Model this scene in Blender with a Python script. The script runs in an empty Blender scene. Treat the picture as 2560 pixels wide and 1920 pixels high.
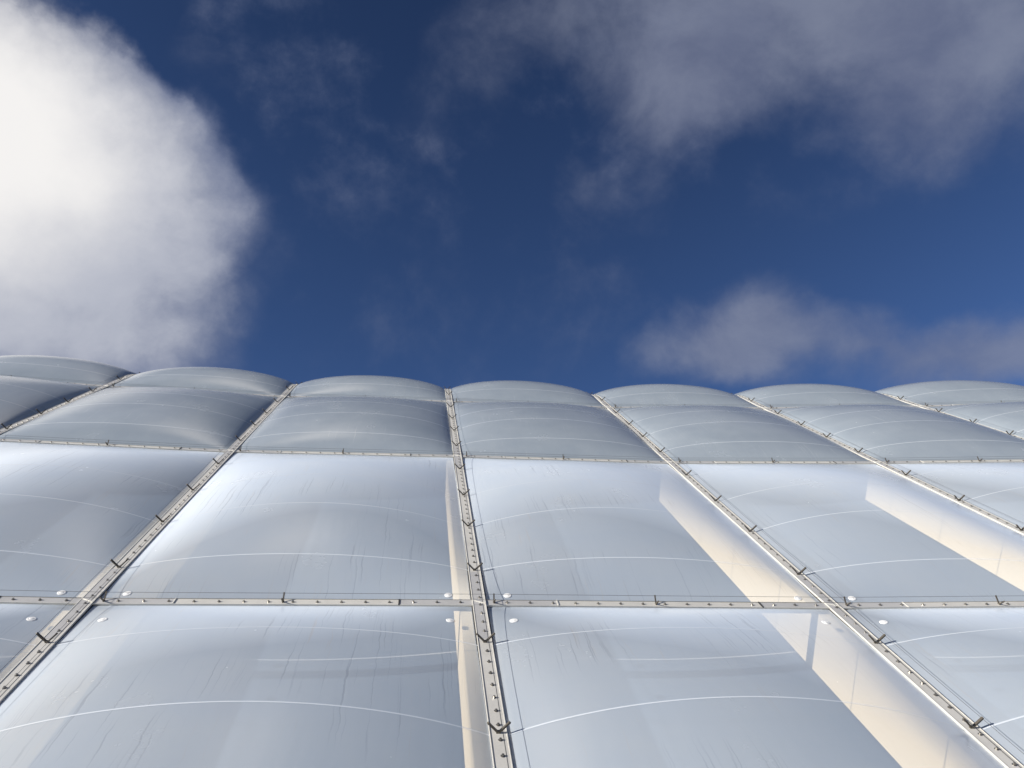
import bpy, bmesh, math, random
from math import radians, sin, cos, pi, sqrt
from mathutils import Vector, Matrix
import numpy as np
random.seed(7)
sc = bpy.context.scene
C = sc.collection

# ------------------------------------------------------------------ camera
GZ = 1.70                                   # eye height above the ground
R_ = Vector((0.992101, -0.123597, -0.021435))
U_ = Vector((-0.043696, -0.500677, 0.86453))
F_ = Vector((0.117586, 0.856765, 0.502123))
cam = bpy.data.cameras.new('camera'); camo = bpy.data.objects.new('camera', cam); C.objects.link(camo)
m = Matrix((( R_.x, U_.x, -F_.x, 0), (R_.y, U_.y, -F_.y, 0), (R_.z, U_.z, -F_.z, GZ), (0, 0, 0, 1)))
camo.matrix_world = m
cam.sensor_width = 36.0; cam.lens = 27.03; cam.clip_start = 0.05; cam.clip_end = 3000
sc.camera = camo

# ------------------------------------------------------------------ light
SUN_AZ, SUN_EL = radians(-109.0), radians(21.0)
sv = Vector((sin(SUN_AZ)*cos(SUN_EL), cos(SUN_AZ)*cos(SUN_EL), sin(SUN_EL)))
sl = bpy.data.lights.new('sun', 'SUN'); sl.energy = 5.0; sl.angle = radians(0.5); sl.color = (1.0, 0.93, 0.84)
so = bpy.data.objects.new('sun', sl); C.objects.link(so)
so.rotation_euler = sv.to_track_quat('Z', 'Y').to_euler()
sc.view_settings.view_transform = 'Standard'; sc.view_settings.look = 'None'
sc.view_settings.exposure = 0.6; sc.view_settings.gamma = 1.0
sc.view_settings.use_curve_mapping = False

class NT:
    """small helper for node trees"""
    def __init__(s, tree):
        s.t = tree; tree.nodes.clear()
    def n(s, typ, **kw):
        nd = s.t.nodes.new(typ)
        for k, v in kw.items():
            if k == 'inp':
                for a, b in v.items():
                    if isinstance(b, bpy.types.NodeSocket): s.t.links.new(b, nd.inputs[a])
                    else: nd.inputs[a].default_value = b
            else: setattr(nd, k, v)
        return nd
    def math(s, op, a, b=0.0, clamp=False):
        return s.n('ShaderNodeMath', operation=op, use_clamp=clamp, inp={0: a, 1: b}).outputs[0]
    def add(s, a, b): return s.math('ADD', a, b)
    def mul(s, a, b): return s.math('MULTIPLY', a, b)
    def ss(s, x, lo, hi, a=0.0, b=1.0):
        return s.n('ShaderNodeMapRange', interpolation_type='SMOOTHSTEP', inp={0: x, 1: lo, 2: hi, 3: a, 4: b}).outputs[0]
    def lin(s, x, lo, hi, a=0.0, b=1.0):
        return s.n('ShaderNodeMapRange', inp={0: x, 1: lo, 2: hi, 3: a, 4: b}).outputs[0]
    def mix(s, f, a, b, typ='MIX'):
        nd = s.n('ShaderNodeMix', data_type='RGBA', blend_type=typ)
        for i, v in ((0, f), (6, a), (7, b)):
            if isinstance(v, bpy.types.NodeSocket): s.t.links.new(v, nd.inputs[i])
            else: nd.inputs[i].default_value = v
        return nd.outputs[2]
    def noise(s, vec, scale, detail=2, rough=.5, dist=0.0, dim='3D'):
        return s.n('ShaderNodeTexNoise', noise_dimensions=dim, inp={'Vector': vec, 'Scale': scale, 'Detail': detail, 'Roughness': rough, 'Distortion': dist})

world = bpy.data.worlds.new('World'); sc.world = world; world.use_nodes = True
w = NT(world.node_tree)
sky = w.n('ShaderNodeTexSky', sky_type='NISHITA', sun_disc=False, sun_elevation=SUN_EL, sun_rotation=SUN_AZ % (2*pi),
          altitude=600.0, air_density=1.0, dust_density=0.4, ozone_density=2.2)
tc = w.n('ShaderNodeTexCoord').outputs['Generated']
nrm = w.n('ShaderNodeVectorMath', operation='NORMALIZE', inp={0: tc}).outputs[0]
# domain warp
wn = w.noise(nrm, 5.0, 7, .55).outputs['Color']
wsub = w.n('ShaderNodeVectorMath', operation='SUBTRACT', inp={0: wn, 1: (.5, .5, .5)}).outputs[0]
wsc = w.n('ShaderNodeVectorMath', operation='SCALE', inp={0: wsub, 'Scale': .13}).outputs[0]
wd = w.n('ShaderNodeVectorMath', operation='ADD', inp={0: nrm, 1: wsc}).outputs[0]
def blob(az, el, ra, rb, rot=0.0, vec=None):
    az, el, rot = radians(az), radians(el), radians(rot)
    c = Vector((sin(az)*cos(el), cos(az)*cos(el), sin(el)))
    h = Vector((cos(az), -sin(az), 0)); v = h.cross(c)
    h2 = h*cos(rot) + v*sin(rot); v2 = v*cos(rot) - h*sin(rot)
    M = Matrix((h2, v2, h2.cross(v2))).transposed()
    mp = w.n('ShaderNodeMapping', vector_type='TEXTURE', inp={'Vector': vec or wd, 'Location': c, 'Rotation': M.to_euler(),
             'Scale': (2*sin(radians(ra)/1.0)/2, sin(radians(rb)), 1.0)})
    g = w.n('ShaderNodeTexGradient', gradient_type='SPHERICAL', inp={'Vector': mp.outputs[0]}).outputs['Fac']
    return g
def acc(items, vec=None):
    tot = None
    for (az, el, ra, rb, rot, wt) in items:
        g = w.mul(blob(az, el, ra, rb, rot, vec), wt)
        tot = g if tot is None else w.add(tot, g)
    return tot
#CLOUDS
# big sunlit cumulus on the left
cum = acc([(-38, 40.5, 17, 9.5, 0, 1.2), (-31, 44.2, 7.5, 5.0, 0, .6), (-40, 33, 16, 11, 0, 1.0), (-26, 40.0, 9, 8.5, 0, .95), (-52, 34, 20, 16, 0, 1.3),
           (-27, 33, 12, 9, 0, .66), (-20.5, 35.5, 7.5, 9, 0, .50), (-21.5, 29.5, 9, 8, 0, .58), (-31, 28.5, 13, 8, 0, .72), (-64, 50, 17, 12, 0, 1.5), (-46, 61, 14, 6.5, 0, 1.5), (-67, 25, 30, 22, 0, 1.0)])
fb = w.noise(nrm, 6.0, 12, .60, 0.0).outputs['Fac']
fb2 = w.noise(wd, 14.0, 10, .58, 0.0).outputs['Fac']
fbw = w.noise(nrm, 5.5, 12, .60, .25).outputs['Fac']
zc = w.n('ShaderNodeSeparateXYZ', inp={0: nrm}).outputs[2]
lo_soft = w.lin(zc, .54, .72, 1.30, .50)          # crisp billows above, ragged dissolving base
cum_n = w.add(cum, w.add(w.mul(w.add(fb, -.5), .95), w.mul(w.add(fb2, -.5), .28)))
cum_d = w.n('ShaderNodeMapRange', interpolation_type='SMOOTHSTEP', inp={0: cum_n, 1: .02, 2: lo_soft, 3: 0.0, 4: 1.0}).outputs[0]
# thin grey veils in the middle and right of the sky
veil = acc([(26.5, 48.5, 8, 7.5, 0, .95), (35, 51.5, 13, 6.5, 0, .8), (46, 48, 13, 8, 0, 1.05), (51, 43.5, 9, 7, 0, .85), (46, 40, 9, 6, 0, .5), (30, 57, 20, 7, 0, .8),
            (26.5, 32.2, 8, 4.0, 0, 1.15), (36, 28.8, 13, 3.8, -18, 1.05), (46, 25.5, 11, 3.8, -8, 1.1), (1, 50, 6, 8, 14, .46), (-18, 50.5, 9, 5, 25, .34), (-6, 45.5, 8, 7, 22, .22),
            (10, 37, 28, 8, 0, .24), (10, 30, 14, 4, 0, .22), (60, 34, 10, 8, 0, .8), (10, 57, 16, 6, 0, .30), (17, 44, 7, 5, 0, .35)])
veil_d = w.mul(w.ss(w.add(w.add(veil, w.mul(w.add(fbw, -.5), 1.35)), w.mul(w.add(fb2, -.5), .45)), .14, 1.36), .72)
# brighter clouds overhead and behind the camera
ovh = acc([(-35, 73, 9, 5.5, 0, 1.3), (150, 30, 36, 16, 0, .5)])
ovh_d = w.ss(w.add(ovh, w.mul(w.add(fb, -.5), .6)), .15, .60)
CS = 10.0   # cloud radiances are given for strength 1 and scaled to the background strength
def col(r, g, b): return (r*CS, g*CS, b*CS, 1)
core = acc([(-38, 41, 15, 11, 0, 1.0), (-45, 36, 18, 13, 0, .7)])
core_s = w.add(core, w.add(w.mul(w.add(fb, -.5), .5), w.mul(w.add(fb2, -.5), .22)))
cumc = w.mix(w.ss(w.add(cum_n, w.mul(w.add(fb2, -.5), .9)), .15, 1.7), col(.13, .16, .26), col(.42, .44, .51))
cumc = w.mix(w.ss(core_s, .0, 1.0), cumc, col(.80, .785, .775))
veilc = w.mix(w.ss(fbw, .35, .70), col(.15, .172, .26), col(.225, .25, .335))
ovhc = w.mix(w.ss(ovh, .3, 1.2), col(1.3, 1.2, 1.1), col(2.3, 2.1, 1.9))
hs = w.mix(1.0, sky.outputs[0], (.345, .435, .635, 1), 'MULTIPLY')
gr = w.lin(zc, .40, .88, 1.30, .74)
hs = w.n('ShaderNodeVectorMath', operation='SCALE', inp={0: hs, 'Scale': gr}).outputs[0]
c1 = w.mix(veil_d, hs, veilc)
c2 = w.mix(cum_d, c1, cumc)
c3 = w.mix(ovh_d, c2, ovhc)
bg = w.n('ShaderNodeBackground', inp={'Color': c3, 'Strength': 0.075})
w.n('ShaderNodeOutputWorld', inp={'Surface': bg.outputs[0]})
world.cycles.sampling_method = 'MANUAL'; world.cycles.sample_map_resolution = 512
#ENDSKY

# ------------------------------------------------------------------ helpers
def mat(name):
    mt = bpy.data.materials.new(name); mt.use_nodes = True
    return mt, NT(mt.node_tree)
def obj(name, bm_or_mesh, mats, parent=None, smooth=False):
    if isinstance(bm_or_mesh, bmesh.types.BMesh):
        me = bpy.data.meshes.new(name); bm_or_mesh.to_mesh(me); bm_or_mesh.free()
    else: me = bm_or_mesh
    for mt in (mats if isinstance(mats, (list, tuple)) else [mats]): me.materials.append(mt)
    if smooth:
        me.polygons.foreach_set('use_smooth', [True]*len(me.polygons))
    o = bpy.data.objects.new(name, me); C.objects.link(o)
    if parent: o.parent = parent
    return o
def tube(bm, pts, r, seg=8, mi=0):
    rings = []
    for k, p in enumerate(pts):
        a = pts[max(k-1, 0)]; b = pts[min(k+1, len(pts)-1)]
        t = (b-a).normalized()
        s = t.cross(Vector((0, .3, 1))).normalized()
        if s.length < .1: s = t.orthogonal().normalized()
        q = t.cross(s)
        rings.append([bm.verts.new(p + r*(cos(2*pi*j/seg)*s + sin(2*pi*j/seg)*q)) for j in range(seg)])
    for a, b in zip(rings, rings[1:]):
        for j in range(seg):
            f = bm.faces.new((a[j], a[(j+1) % seg], b[(j+1) % seg], b[j])); f.material_index = mi
    for ring in (rings[0], rings[-1]):
        bm.faces.new(ring).material_index = mi
def obox(bm, c, ex, ey, ez, sx, sy, sz, mi=0):
    """box centred at c with half sizes along the unit axes ex ey ez"""
    vs = [bm.verts.new(c + ex*sx*i + ey*sy*j + ez*sz*k) for i in (-1, 1) for j in (-1, 1) for k in (-1, 1)]
    for q in ((0, 1, 3, 2), (4, 6, 7, 5), (0, 4, 5, 1), (2, 3, 7, 6), (0, 2, 6, 4), (1, 5, 7, 3)):
        bm.faces.new([vs[i] for i in q]).material_index = mi
def sweep(bm, pts, xs, ns, prof, mi, closed=True):
    """extrude a 2-D profile [(x, n)...] along pts with side axes xs and normals ns"""
    rings = [[bm.verts.new(p + x*a + n*b) for a, b in prof] for p, x, n in zip(pts, xs, ns)]
    k = len(prof)
    for a, b in zip(rings, rings[1:]):
        for j in range(k):
            bm.faces.new((a[j], a[(j+1) % k], b[(j+1) % k], b[j])).material_index = mi
    for ring in (rings[0], rings[-1]):
        bm.faces.new(ring).material_index = mi

# ------------------------------------------------------------------ geometry of the sloping envelope
BASE = [(-11.24, 7.93), (-7.274, 8.209), (-3.277, 8.365), (0.722, 8.27), (4.722, 8.24), (8.709, 7.944), (12.685, 7.507), (16.95, 6.90), (20.57, 6.2)]
ROWS = [(-5.87, 0.0), (0.0, 5.87), (5.87, 10.90), (10.90, 16.9)]
TH0 = math.atan2(.6456, .7637)
S0 = -5.87; DS = .02
tab = []; y_, z_ = -5.87*cos(TH0)+.018, -5.87*sin(TH0)+2.095+GZ
for k in range(int((18.5-S0)/DS)+2):
    s = S0 + k*DS
    th = TH0 if s < 12.2 else max(0.0, TH0*(1-(s-12.2)/2.4))
    tab.append((y_, z_, th)); y_ += cos(th)*DS; z_ += sin(th)*DS
def prof(s):
    f = (s-S0)/DS; k = max(0, min(len(tab)-2, int(f))); f -= k
    a, b = tab[k], tab[k+1]
    return a[0]+(b[0]-a[0])*f, a[1]+(b[1]-a[1])*f, a[2]
def P(i, s):
    y, z, _ = prof(s); i0 = max(0, min(len(BASE)-2, int(math.floor(i)))); t = i-i0
    bx = BASE[i0][0]*(1-t)+BASE[i0+1][0]*t; by = BASE[i0][1]*(1-t)+BASE[i0+1][1]*t
    return Vector((bx, by+y, z))
def D(s):
    th = prof(s)[2]; return Vector((0, cos(th), sin(th)))
def bay_dir(b):
    return Vector((BASE[b+1][0]-BASE[b][0], BASE[b+1][1]-BASE[b][1], 0)).normalized()
def N(i, s):
    """outward normal at mullion / bay position i"""
    if abs(i-round(i)) < 1e-6:
        i = int(round(i)); bs = [b for b in (i-1, i) if 0 <= b < len(BASE)-1]
    else: bs = [int(math.floor(i))]
    h = sum((bay_dir(b) for b in bs), Vector()).normalized()
    n = h.cross(D(s)).normalized()
    return n
def side(i, s):
    n = N(i, s); return D(s).cross(n).normalized()

# inflated rectangular membrane (series solution of the soap-film equation)
def membrane(a, b, nu, nv):
    u = np.linspace(0, 1, nu+1)[:, None]; v = np.linspace(0, 1, nv+1)[None, :]
    z = np.zeros((nu+1, nv+1))
    for p in range(1, 40, 2):
        for q in range(1, 40, 2):
            z += np.sin(p*pi*u)*np.sin(q*pi*v)/(p*q*((p/a)**2+(q/b)**2))
    return z/z.max()

# ------------------------------------------------------------------ materials
def metal(name, base, rough, metallic=.85, bump=.0, dirt=.25):
    mt, t = mat(name)
    co = t.n('ShaderNodeTexCoord').outputs['Object']
    n1 = t.noise(co, 3.0, 5, .6).outputs['Fac']; n2 = t.noise(co, 40.0, 4, .6).outputs['Fac']
    f = t.mul(t.ss(t.add(t.mul(n1, .7), t.mul(n2, .3)), .42, .66), dirt)
    c = t.mix(f, base, tuple(x*.55 for x in base[:3])+(1,))
    r = t.add(t.mul(n2, .18), rough-.09)
    b = t.n('ShaderNodeBsdfPrincipled', inp={'Base Color': c, 'Roughness': r, 'Metallic': metallic})
    t.n('ShaderNodeOutputMaterial', inp={'Surface': b.outputs[0]})
    return mt
M_alu = metal('brushed_aluminium', (.62, .61, .565, 1), .45, .25)
M_cov = metal('weathered_cover_plate', (.50, .50, .49, 1), .45, .25)
M_edge = metal('bright_aluminium_edge', (.66, .65, .60, 1), .5, .2, dirt=.2)
M_bolt = metal('steel_bolt', (.30, .29, .27, 1), .3, .9)
M_brk = metal('brown_grey_bracket', (.085, .075, .06, 1), .55, .3)
M_wire = metal('steel_wire', (.10, .10, .10, 1), .5, .5)
M_rub, t = mat('black_rubber_gasket')
b = t.n('ShaderNodeBsdfPrincipled', inp={'Base Color': (.03, .03, .03, 1), 'Roughness': .6})
t.n('ShaderNodeOutputMaterial', inp={'Surface': b.outputs[0]})
M_disc, t = mat('white_plastic_valve')
b = t.n('ShaderNodeBsdfPrincipled', inp={'Base Color': (.72, .73, .72, 1), 'Roughness': .4})
t.n('ShaderNodeOutputMaterial', inp={'Surface': b.outputs[0]})
M_weld, t = mat('welded_seam')
b = t.n('ShaderNodeBsdfPrincipled', inp={'Base Color': (.80, .86, .92, 1), 'Roughness': .35, 'Alpha': .5})
t.n('ShaderNodeOutputMaterial', inp={'Surface': b.outputs[0]})

def film_material(name, c_a, c_b, clear, trl_w, ior, marks=1.0):
    mt, t = mat(name)
    uv = t.n('ShaderNodeUVMap', uv_map='UVMap').outputs[0]      # metres across, metres up the slope
    oi = t.n('ShaderNodeObjectInfo').outputs['Random']
    off = t.n('ShaderNodeCombineXYZ', inp={0: t.mul(oi, 37.0), 1: t.mul(oi, 91.0), 2: 0.0}).outputs[0]
    p = t.n('ShaderNodeVectorMath', operation='ADD', inp={0: uv, 1: off}).outputs[0]
    sx = t.n('ShaderNodeSeparateXYZ', inp={0: p}); x, y = sx.outputs[0], sx.outputs[1]
    # wandering streaks that run down the slope
    wob = t.noise(p, 1.6, 4, .6).outputs['Fac']
    xs = t.add(x, t.mul(t.add(wob, -.5), .10))
    def streak(fx, fy, lo, hi, seed):
        v = t.n('ShaderNodeCombineXYZ', inp={0: t.mul(xs, fx), 1: t.mul(y, fy), 2: seed}).outputs[0]
        return t.ss(t.noise(v, 1.0, 2, .5).outputs['Fac'], lo, hi)
    msk = t.ss(t.noise(p, .55, 3, .5).outputs['Fac'], .46, .62)
    msk2 = t.ss(t.noise(p, .8, 3, .5, dim='3D').outputs['Fac'], .38, .55, 1, 0)
    dark = t.mul(streak(42, .5, .60, .68, 3.1), msk)
    light = t.mul(streak(46, .8, .64, .72, 9.7), msk2)
    # small scuffs
    sv_ = t.n('ShaderNodeCombineXYZ', inp={0: t.mul(x, 5), 1: t.mul(y, 9), 2: 4.0}).outputs[0]
    scuff = t.mul(t.ss(t.noise(sv_, 1.0, 5, .75, 1.5).outputs['Fac'], .73, .78), .8)
    blotch = t.noise(p, 1.1, 5, .6).outputs['Fac']
    base = t.mix(t.lin(blotch, .3, .7), c_a, c_b)
    base = t.mix(t.mul(dark, .25*marks), base, (.16, .18, .24, 1))
    base = t.mix(t.mul(t.add(light, scuff), .45*marks), base, (.8, .8, .78, 1))
    # fine wrinkles across the slope
    wv = t.n('ShaderNodeCombineXYZ', inp={0: t.mul(xs, 9), 1: t.mul(y, 1.1), 2: 1.0}).outputs[0]
    bn = t.n('ShaderNodeBump', inp={'Strength': .35, 'Distance': .004, 'Height': t.add(t.noise(wv, 1.0, 3, .5).outputs['Fac'], t.mul(dark, -.3))}).outputs[0]
    dif = t.n('ShaderNodeBsdfDiffuse', inp={'Color': base, 'Normal': bn}).outputs[0]
    trl = t.n('ShaderNodeBsdfTranslucent', inp={'Color': (.55, .58, .60, 1), 'Normal': bn}).outputs[0]
    body = t.n('ShaderNodeMixShader', inp={0: trl_w, 1: dif, 2: trl}).outputs[0]
    clr = t.n('ShaderNodeBsdfTransparent', inp={'Color': (1, .985, .96, 1)}).outputs[0]
    fc = t.n('ShaderNodeLayerWeight', inp={'Blend': .5}).outputs['Facing']
    tr = t.mul(t.lin(fc, .62, .84, 1.0, .06), clear)      # a longer path through the film scatters more
    body = t.n('ShaderNodeMixShader', inp={0: tr, 1: body, 2: clr}).outputs[0]
    glo = t.n('ShaderNodeBsdfGlossy', inp={'Color': (1, 1, 1, 1), 'Roughness': t.add(.17, t.mul(blotch, .16)), 'Normal': bn}).outputs[0]
    fr = t.n('ShaderNodeFresnel', inp={'IOR': t.lin(t.n('ShaderNodeNewGeometry').outputs['Backfacing'], 0, 1, ior, 1/ior), 'Normal': bn}).outputs[0]
    sh = t.n('ShaderNodeMixShader', inp={0: fr, 1: body, 2: glo}).outputs[0]
    t.n('ShaderNodeOutputMaterial', inp={'Surface': sh})
    return mt
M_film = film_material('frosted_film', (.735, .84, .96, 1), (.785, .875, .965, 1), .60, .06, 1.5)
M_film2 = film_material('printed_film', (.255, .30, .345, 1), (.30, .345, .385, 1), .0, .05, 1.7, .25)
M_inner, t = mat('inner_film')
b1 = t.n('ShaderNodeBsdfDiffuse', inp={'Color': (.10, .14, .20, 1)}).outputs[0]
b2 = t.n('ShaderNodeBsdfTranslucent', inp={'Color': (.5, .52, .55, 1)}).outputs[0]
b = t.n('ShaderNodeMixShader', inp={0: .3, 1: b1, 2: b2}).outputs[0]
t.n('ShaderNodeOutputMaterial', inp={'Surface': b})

# ------------------------------------------------------------------ ground
M_gr, t = mat('gravel_ground')
co = t.n('ShaderNodeTexCoord').outputs['Object']
c = t.mix(t.noise(co, 30.0, 6, .7).outputs['Fac'], (.16, .15, .13, 1), (.34, .32, .28, 1))
b = t.n('ShaderNodeBsdfPrincipled', inp={'Base Color': c, 'Roughness': .9})
t.n('ShaderNodeOutputMaterial', inp={'Surface': b.outputs[0]})
bm = bmesh.new()
vs = [bm.verts.new(v) for v in ((-1500, -1500, 0), (1500, -1500, 0), (1500, 1500, 0), (-1500, 1500, 0))]; bm.faces.new(vs)
g = obj('ground', bm, M_gr); g['kind'] = 'structure'

# ------------------------------------------------------------------ the building
bld = bpy.data.objects.new('inflated_cushion_building', None); C.objects.link(bld)
bld.location = (P(4, S0).x, P(4, S0).y, 0)
bld['label'] = 'building with a sloping skin of inflated white cushions between grey aluminium bars'
bld['category'] = 'building'
INV = Matrix.Translation(-bld.location)
def child(name, bm, mats, parent=bld, smooth=False):
    o = obj(name, bm, mats, None, smooth); o.parent = parent
    if parent is bld: o.matrix_parent_inverse = INV
    return o

FR = [.14, .388, .615, .855]                 # seams and brackets as fractions of a row
RISE = [.34, .33, .36, .36]; POW = [.96, .96, .72, .74]       # harder inflated cushions are boxier
HW = .085                                    # half width of the clamping bars
DEEP = .70                                   # depth of the beams behind the skin; the lining spans between their inner edges
cushion_fn = {}
for b_ in range(len(BASE)-1):
    hx = bay_dir(b_)
    for r, (s0, s1) in enumerate(ROWS):
        L = s1-s0; Wd = (Vector(BASE[b_+1])-Vector(BASE[b_])).length
        nu, nv = 40, 56
        zz = np.clip(membrane(Wd-.1, L-.1, nu, nv), 0, 1)**POW[r]*RISE[r]*random.uniform(.96, 1.04)
        def srf(u, v, off=0.0, sign=1, zz=zz, b_=b_, s0=s0, L=L, Wd=Wd, nu=nu, nv=nv):
            uu, vv = min(max(u, 0), 1)*nu, min(max(v, 0), 1)*nv
            i, j = min(int(uu), nu-1), min(int(vv), nv-1); a, c = uu-i, vv-j
            h = (zz[i, j]*(1-a)*(1-c)+zz[i+1, j]*a*(1-c)+zz[i, j+1]*(1-a)*c+zz[i+1, j+1]*a*c)
            e = .05
            s = s0+e+(L-2*e)*v; q = b_+(e+(Wd-2*e)*u)/Wd
            return P(q, s)+N(b_+.5, s)*(sign*h+off+.012)
        cushion_fn[(b_, r)] = srf
        bm = bmesh.new(); uvl = bm.loops.layers.uv.new('UVMap')
        G = [[bm.verts.new(srf(i/nu, j/nv)) for j in range(nv+1)] for i in range(nu+1)]
        for i in range(nu):
            for j in range(nv):
                f = bm.faces.new((G[i][j], G[i+1][j], G[i+1][j+1], G[i][j+1])); f.smooth = True
                for lp, (a, c) in zip(f.loops, ((i, j), (i+1, j), (i+1, j+1), (i, j+1))):
                    lp[uvl].uv = (a/nu*Wd, c/nv*L)
        # welded seams lie on the film as narrow raised strips
        for fr_ in FR:
            K = 80; hw = .0085
            pr = None
            for k in range(K+1):
                u = k/K
                a = bm.verts.new(srf(u, fr_-hw/L, .004)); c = bm.verts.new(srf(u, fr_+hw/L, .004))
                if pr:
                    f = bm.faces.new((pr[0], a, c, pr[1])); f.material_index = 1; f.smooth = True
                pr = (a, c)
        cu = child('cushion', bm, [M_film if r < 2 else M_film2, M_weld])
        # inner film, blown the other way
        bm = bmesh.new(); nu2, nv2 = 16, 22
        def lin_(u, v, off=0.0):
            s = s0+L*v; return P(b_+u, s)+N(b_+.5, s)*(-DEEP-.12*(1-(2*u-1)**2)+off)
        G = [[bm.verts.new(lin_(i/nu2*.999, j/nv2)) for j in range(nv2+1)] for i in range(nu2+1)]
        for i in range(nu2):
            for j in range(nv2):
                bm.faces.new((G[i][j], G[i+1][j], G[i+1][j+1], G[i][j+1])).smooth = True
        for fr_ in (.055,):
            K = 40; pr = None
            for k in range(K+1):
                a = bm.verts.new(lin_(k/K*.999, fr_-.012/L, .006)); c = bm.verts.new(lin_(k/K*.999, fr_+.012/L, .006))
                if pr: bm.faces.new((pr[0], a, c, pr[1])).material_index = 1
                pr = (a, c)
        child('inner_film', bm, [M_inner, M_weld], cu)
        # white valve discs beside the crossings of the lowest visible rail
        if r in (0, 1):
            for u in (.28/Wd, 1-.28/Wd):
                v = 1-.40/L if r == 0 else .13/L
                bm = bmesh.new()
                p0 = srf(u, v); n = (srf(u+.01, v)-p0).cross(srf(u, v+.01)-p0).normalized()
                e1 = hx; e1 = (e1-n*e1.dot(n)).normalized(); e2 = n.cross(e1)
                rp = [(0.043, 0.0), (.043, .004), (.036, .007), (.020, .0075), (.018, .010), (.006, .011)]
                rings = [[bm.verts.new(p0+n*(h_)+e1*rr*cos(2*pi*k/24)+e2*rr*sin(2*pi*k/24)) for k in range(24)] for rr, h_ in rp]
                for A_, B_ in zip(rings, rings[1:]):
                    for k in range(24): bm.faces.new((A_[k], A_[(k+1) % 24], B_[(k+1) % 24], B_[k]))
                bm.faces.new(rings[-1])
                child('valve_disc', bm, M_disc, cu)

# clamping bars
def bar_profiles(bm, pts, xs, ns, lift=0.0):
    sweep(bm, pts, xs, ns, [(-HW, -.03+lift), (HW, -.03+lift), (HW, .014+lift), (-HW, .014+lift)], 1)      # dark gasket
    sweep(bm, pts, xs, ns, [(-.072, .0145+lift), (.072, .0145+lift), (.072, .030+lift), (-.072, .030+lift)], 0)
    for a, b2, mi in ((-.0715, -.064, 2), (.0640, .0715, 0)):
        sweep(bm, pts, xs, ns, [(a, .0302+lift), (b2, .0302+lift), (b2, .036+lift), (a, .036+lift)], mi)
    sweep(bm, pts, xs, ns, [(.034, .0302+lift), (.0375, .0302+lift), (.0375, .0315+lift), (.034, .0315+lift)], 1)
bolts = []; cover = []
def s_samples(a, b2, step=.25):
    k = max(1, int(round((b2-a)/step))); return [a+(b2-a)*i/k for i in range(k+1)]
def bolt_mesh():
    bm = bmesh.new()
    bmesh.ops.create_cone(bm, cap_ends=True, segments=16, radius1=.018, radius2=.018, depth=.002, matrix=Matrix.Translation((0, 0, .001)))
    bmesh.ops.create_cone(bm, cap_ends=True, segments=6, radius1=.0105, radius2=.010, depth=.014, matrix=Matrix.Translation((0, 0, .0091)))
    me = bpy.data.meshes.new('bolt'); bm.to_mesh(me); bm.free(); me.materials.append(M_bolt); return me
BOLT = bolt_mesh()
def frame(p, x, y, z): 
    return Matrix(((x.x, y.x, z.x, p.x), (x.y, y.y, z.y, p.y), (x.z, y.z, z.z, p.z), (0, 0, 0, 1)))
# V bracket: two flat bars and a bolt head; local x = spread, y = along the bar, z = out
def bracket_mesh(spread, out, wid, thick=.006):
    bm = bmesh.new(); Y = Vector((0, 1, 0))
    for sg in (-1, 1):
        a = Vector((sg*.006, 0, .008)); b2 = Vector((sg*spread, 0, out)); ax = (b2-a).normalized(); nn = ax.cross(Y)
        obox(bm, (a+b2)/2, ax, Y, nn, (b2-a).length/2, wid/2, thick/2)
        bmesh.ops.create_cone(bm, cap_ends=True, segments=12, radius1=wid/2, radius2=wid/2, depth=thick+.002,
            matrix=Matrix.Translation(b2) @ frame(Vector(), Y, ax, nn if True else nn))
    obox(bm, Vector((0, 0, .003)), Vector((1, 0, 0)), Y, Vector((0, 0, 1)), .018, wid/2, .003)
    bmesh.ops.create_cone(bm, cap_ends=True, segments=6, radius1=.014, radius2=.013, depth=.012, matrix=Matrix.Translation((0, 0, .0125)))
    me = bpy.data.meshes.new('bracket'); bm.to_mesh(me); bm.free(); me.materials.append(M_brk); return me
BRK = bracket_mesh(.082, .086, .022, .014); BRK_R = bracket_mesh(.068, .070, .014, .010)
def inst(name, me, mtx, parent):
    o = bpy.data.objects.new(name, me); C.objects.link(o); o.parent = parent
    o.matrix_parent_inverse = parent_inv(parent); o.matrix_basis = mtx
    return o
def parent_inv(parent): return Matrix.Identity(4)
RAIL_S = [0.0, 5.87, 10.90]
mull = []
for i in range(len(BASE)):
    bm = bmesh.new()
    ss_ = s_samples(S0, 16.9, .2)
    bar_profiles(bm, [P(i, s) for s in ss_], [side(i, s) for s in ss_], [N(i, s) for s in ss_], .006)
    mu = child('mullion', bm, [M_alu, M_rub, M_edge]); mull.append(mu)
    for r, (s0, s1) in enumerate(ROWS):
        for fr_ in FR:
            s = s0+(s1-s0)*fr_
            if s > 14: continue
            n, d, x = N(i, s), D(s), side(i, s)
            inst('bracket', BRK, frame(P(i, s)+n*.036, x, -d if False else d, n) , mu)
            if r < 3: pass
        k = .19; s = s0+.10
        while s < s1-.05 and s < 13:
            if all(abs(s-(s0+(s1-s0)*fr_)) > .07 for fr_ in FR):
                bolts.append((P(i, s)+N(i, s)*.0365+side(i, s)*.008, side(i, s), D(s), N(i, s), mu))
            s += k
    for rs in RAIL_S:                         # darker cover plates run through each crossing
        bm = bmesh.new()
        for a, b2 in ((rs-.78, rs+.78),):
            ss2 = s_samples(a, b2)
            sweep(bm, [P(i, s) for s in ss2], [side(i, s) for s in ss2], [N(i, s) for s in ss2],
                  [(-.0635, .0362), (.033, .0362), (.033, .0385), (-.0635, .0385)], 0)
        child('cover_plate', bm, M_cov, mu)
M_beam, t = mat('cream_painted_beam')
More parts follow.
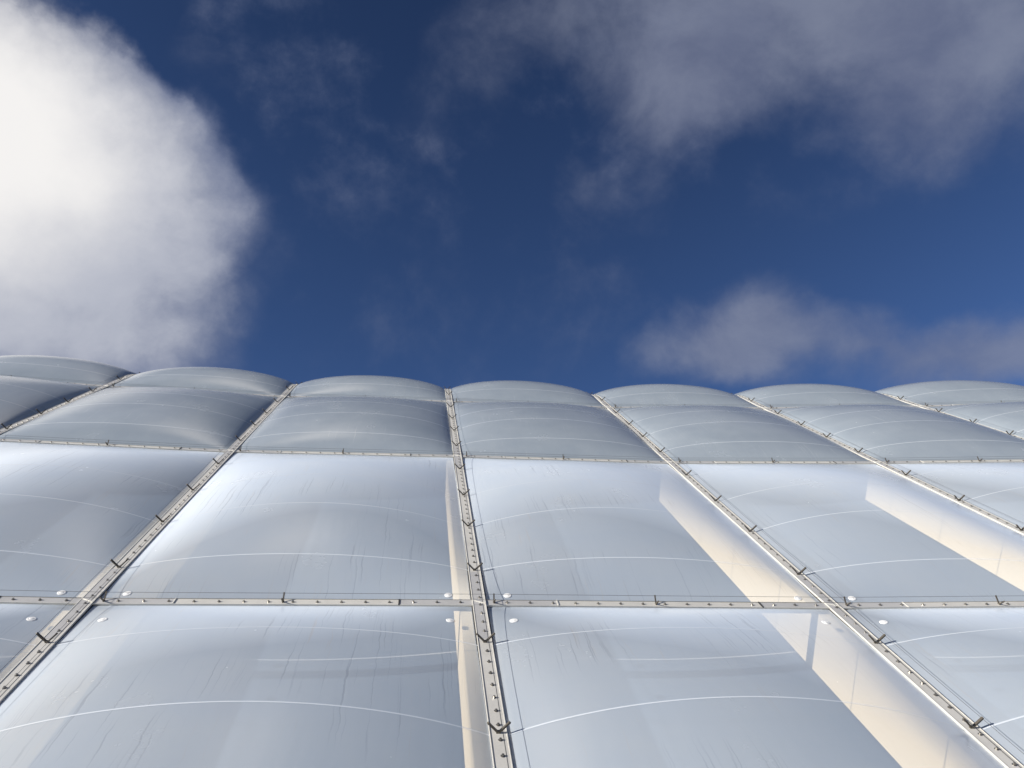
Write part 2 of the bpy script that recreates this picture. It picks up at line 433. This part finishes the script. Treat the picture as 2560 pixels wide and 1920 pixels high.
b = t.n('ShaderNodeBsdfPrincipled', inp={'Base Color': (.97, .85, .62, 1), 'Roughness': .6})
t.n('ShaderNodeOutputMaterial', inp={'Surface': b.outputs[0]})
for i in range(len(BASE)):
    bm = bmesh.new(); ss_ = s_samples(S0, 10.8, .25)
    sweep(bm, [P(i, s) for s in ss_], [side(i, s) for s in ss_], [N(i, s) for s in ss_],
          [(-.20, -DEEP), (.15, -DEEP), (.15, -.035), (-.20, -.035)], 0)
    child('support_beam', bm, M_beam, mull[i])
rails = []
for rs in RAIL_S:
    bm = bmesh.new(); root = None
    ra = None
    for b_ in range(len(BASE)-1):
        a, c = P(b_, rs), P(b_+1, rs); hx = bay_dir(b_); n = N(b_+.5, rs); d = D(rs)
        a2, c2 = a+hx*.066, c-hx*.066
        for (x0, x1, h0, h1, mi) in ((-.075, .075, -.03, .013, 1), (-.064, .064, .0132, .027, 0), (-.0638, -.058, .0272, .034, 2), (.058, .0638, .0272, .034, 0)):
            sweep(bm, [a2, c2], [d, d], [n, n], [(x0, h0), (x1, h0), (x1, h1), (x0, h1)], mi)
    ra = child('rail', bm, [M_alu, M_rub, M_edge]); rails.append(ra)
    for b_ in range(len(BASE)-1):
        a, c = P(b_, rs), P(b_+1, rs); hx = bay_dir(b_); n = N(b_+.5, rs); d = D(rs); W = (c-a).length
        for q in (.16, W*.487):
            inst('bracket', BRK_R, frame(a+hx*q+n*.027, d, -hx, n), ra)
        for (x0, x1) in ((.075, .84), (W-.84, W-.075)):
            bm = bmesh.new()
            obox(bm, a+hx*(x0+x1)/2+n*.0285, hx, d, n, (x1-x0)/2, .0575, .0013)
            child('cover_plate', bm, M_cov, ra)
        for x0, mi in ((.85, M_edge), (W-.85, M_rub)):
            bm = bmesh.new(); obox(bm, a+hx*x0+n*.033, hx, d, n, .007, .066, .004)
            child('joint_strip', bm, mi, ra)
        x = .30
        while x < W-.2:
            if abs(x-W*.487) > .07: bolts.append((a+hx*x+n*(.030 if (x < .84 or x > W-.84) else .0272), hx, d, n, ra))
            x += .25
# diagonal white joint line across each crossing
for i in range(len(BASE)):
    for rs in RAIL_S:
        bm = bmesh.new(); n, d, x = N(i, rs), D(rs), side(i, rs)
        ax = (x*.9 - d*.55).normalized() if i >= 2 else (x*.9-d*.55).normalized()
        obox(bm, P(i, rs)+n*.0415, ax, n.cross(ax), n, .078, .005, .003)
        child('joint_strip', bm, M_edge, mull[i])
# bolts: the hundred that show largest are parts of their own
def seen(p):
    v = p-camo.matrix_world.translation; z = v.dot(F_)
    if z <= 0: return None
    x, y = v.dot(R_)/z, v.dot(U_)/z
    return z if abs(x) < .68 and abs(y) < .51 else None
vis = []
for bt in bolts:
    z = seen(bt[0])
    vis.append((z if z else 99+(bt[0]-camo.matrix_world.translation).length, bt))
vis.sort(key=lambda t_: t_[0])
for z, (p, x, d, n, pa) in vis[:100]:
    inst('bolt', BOLT, frame(p, x, d, n) @ Matrix.Rotation(random.uniform(0, 1), 4, 'Z'), pa)
bm = bmesh.new()
for z, (p, x, d, n, pa) in vis[100:]:
    m_ = frame(p, x, d, n)
    bmesh.ops.create_cone(bm, cap_ends=True, segments=6, radius1=.0125, radius2=.012, depth=.015, matrix=m_ @ Matrix.Translation((0, 0, .0077)))
bo = child('bolts', bm, M_bolt); bo['kind'] = 'stuff'

# ------------------------------------------------------------------ wires
def wire(pts, label, group):
    bm = bmesh.new(); o0 = pts[0]
    tube(bm, [p-o0 for p in pts], .0018, 6)
    o = obj('guard_wire', bm, M_wire); o.location = o0
    o['label'] = label; o['category'] = 'wire'; o['group'] = group
RN = ['lowest horizontal rail', 'middle horizontal rail', 'topmost horizontal rail']
for k, rs in enumerate(RAIL_S):
    for sg, wd_ in ((1, 'upper'), (-1, 'lower')):
        pts = []
        for b_ in range(len(BASE)-1):
            n = N(b_+.5, rs); d = D(rs); a, c = P(b_, rs), P(b_+1, rs)
            for q in (.16/4, .487): 
                pts.append(a.lerp(c, q)+n*(.027+.068)+d*sg*.068)
        wire(pts, '%s of the two thin dark wires strung along the %s' % (wd_, RN[k]), 'wires strung along the rails')
MN = {0: 'mullion beyond the left edge of the photo', 1: 'leftmost mullion in the top left', 2: 'long mullion slanting down to the lower left', 3: 'nearly upright middle mullion',
      4: 'mullion slanting down to the lower right', 5: 'second mullion from the right', 6: 'rightmost mullion in the upper right', 7: 'mullion beyond the right edge of the photo'}
for i in range(1, 7):
    for sg, wd_ in ((-1, 'left'), (1, 'right')):
        ss_ = [s0+(s1-s0)*f for (s0, s1) in ROWS for f in FR]
        ss_ = [s for s in ss_ if s < 14]
        wire([P(i, s)+N(i, s)*(.036+.088)+side(i, s)*sg*.078 for s in ss_],
             'thin wire on the %s of the %s' % (wd_, MN[i]), 'wires strung along the mullions')
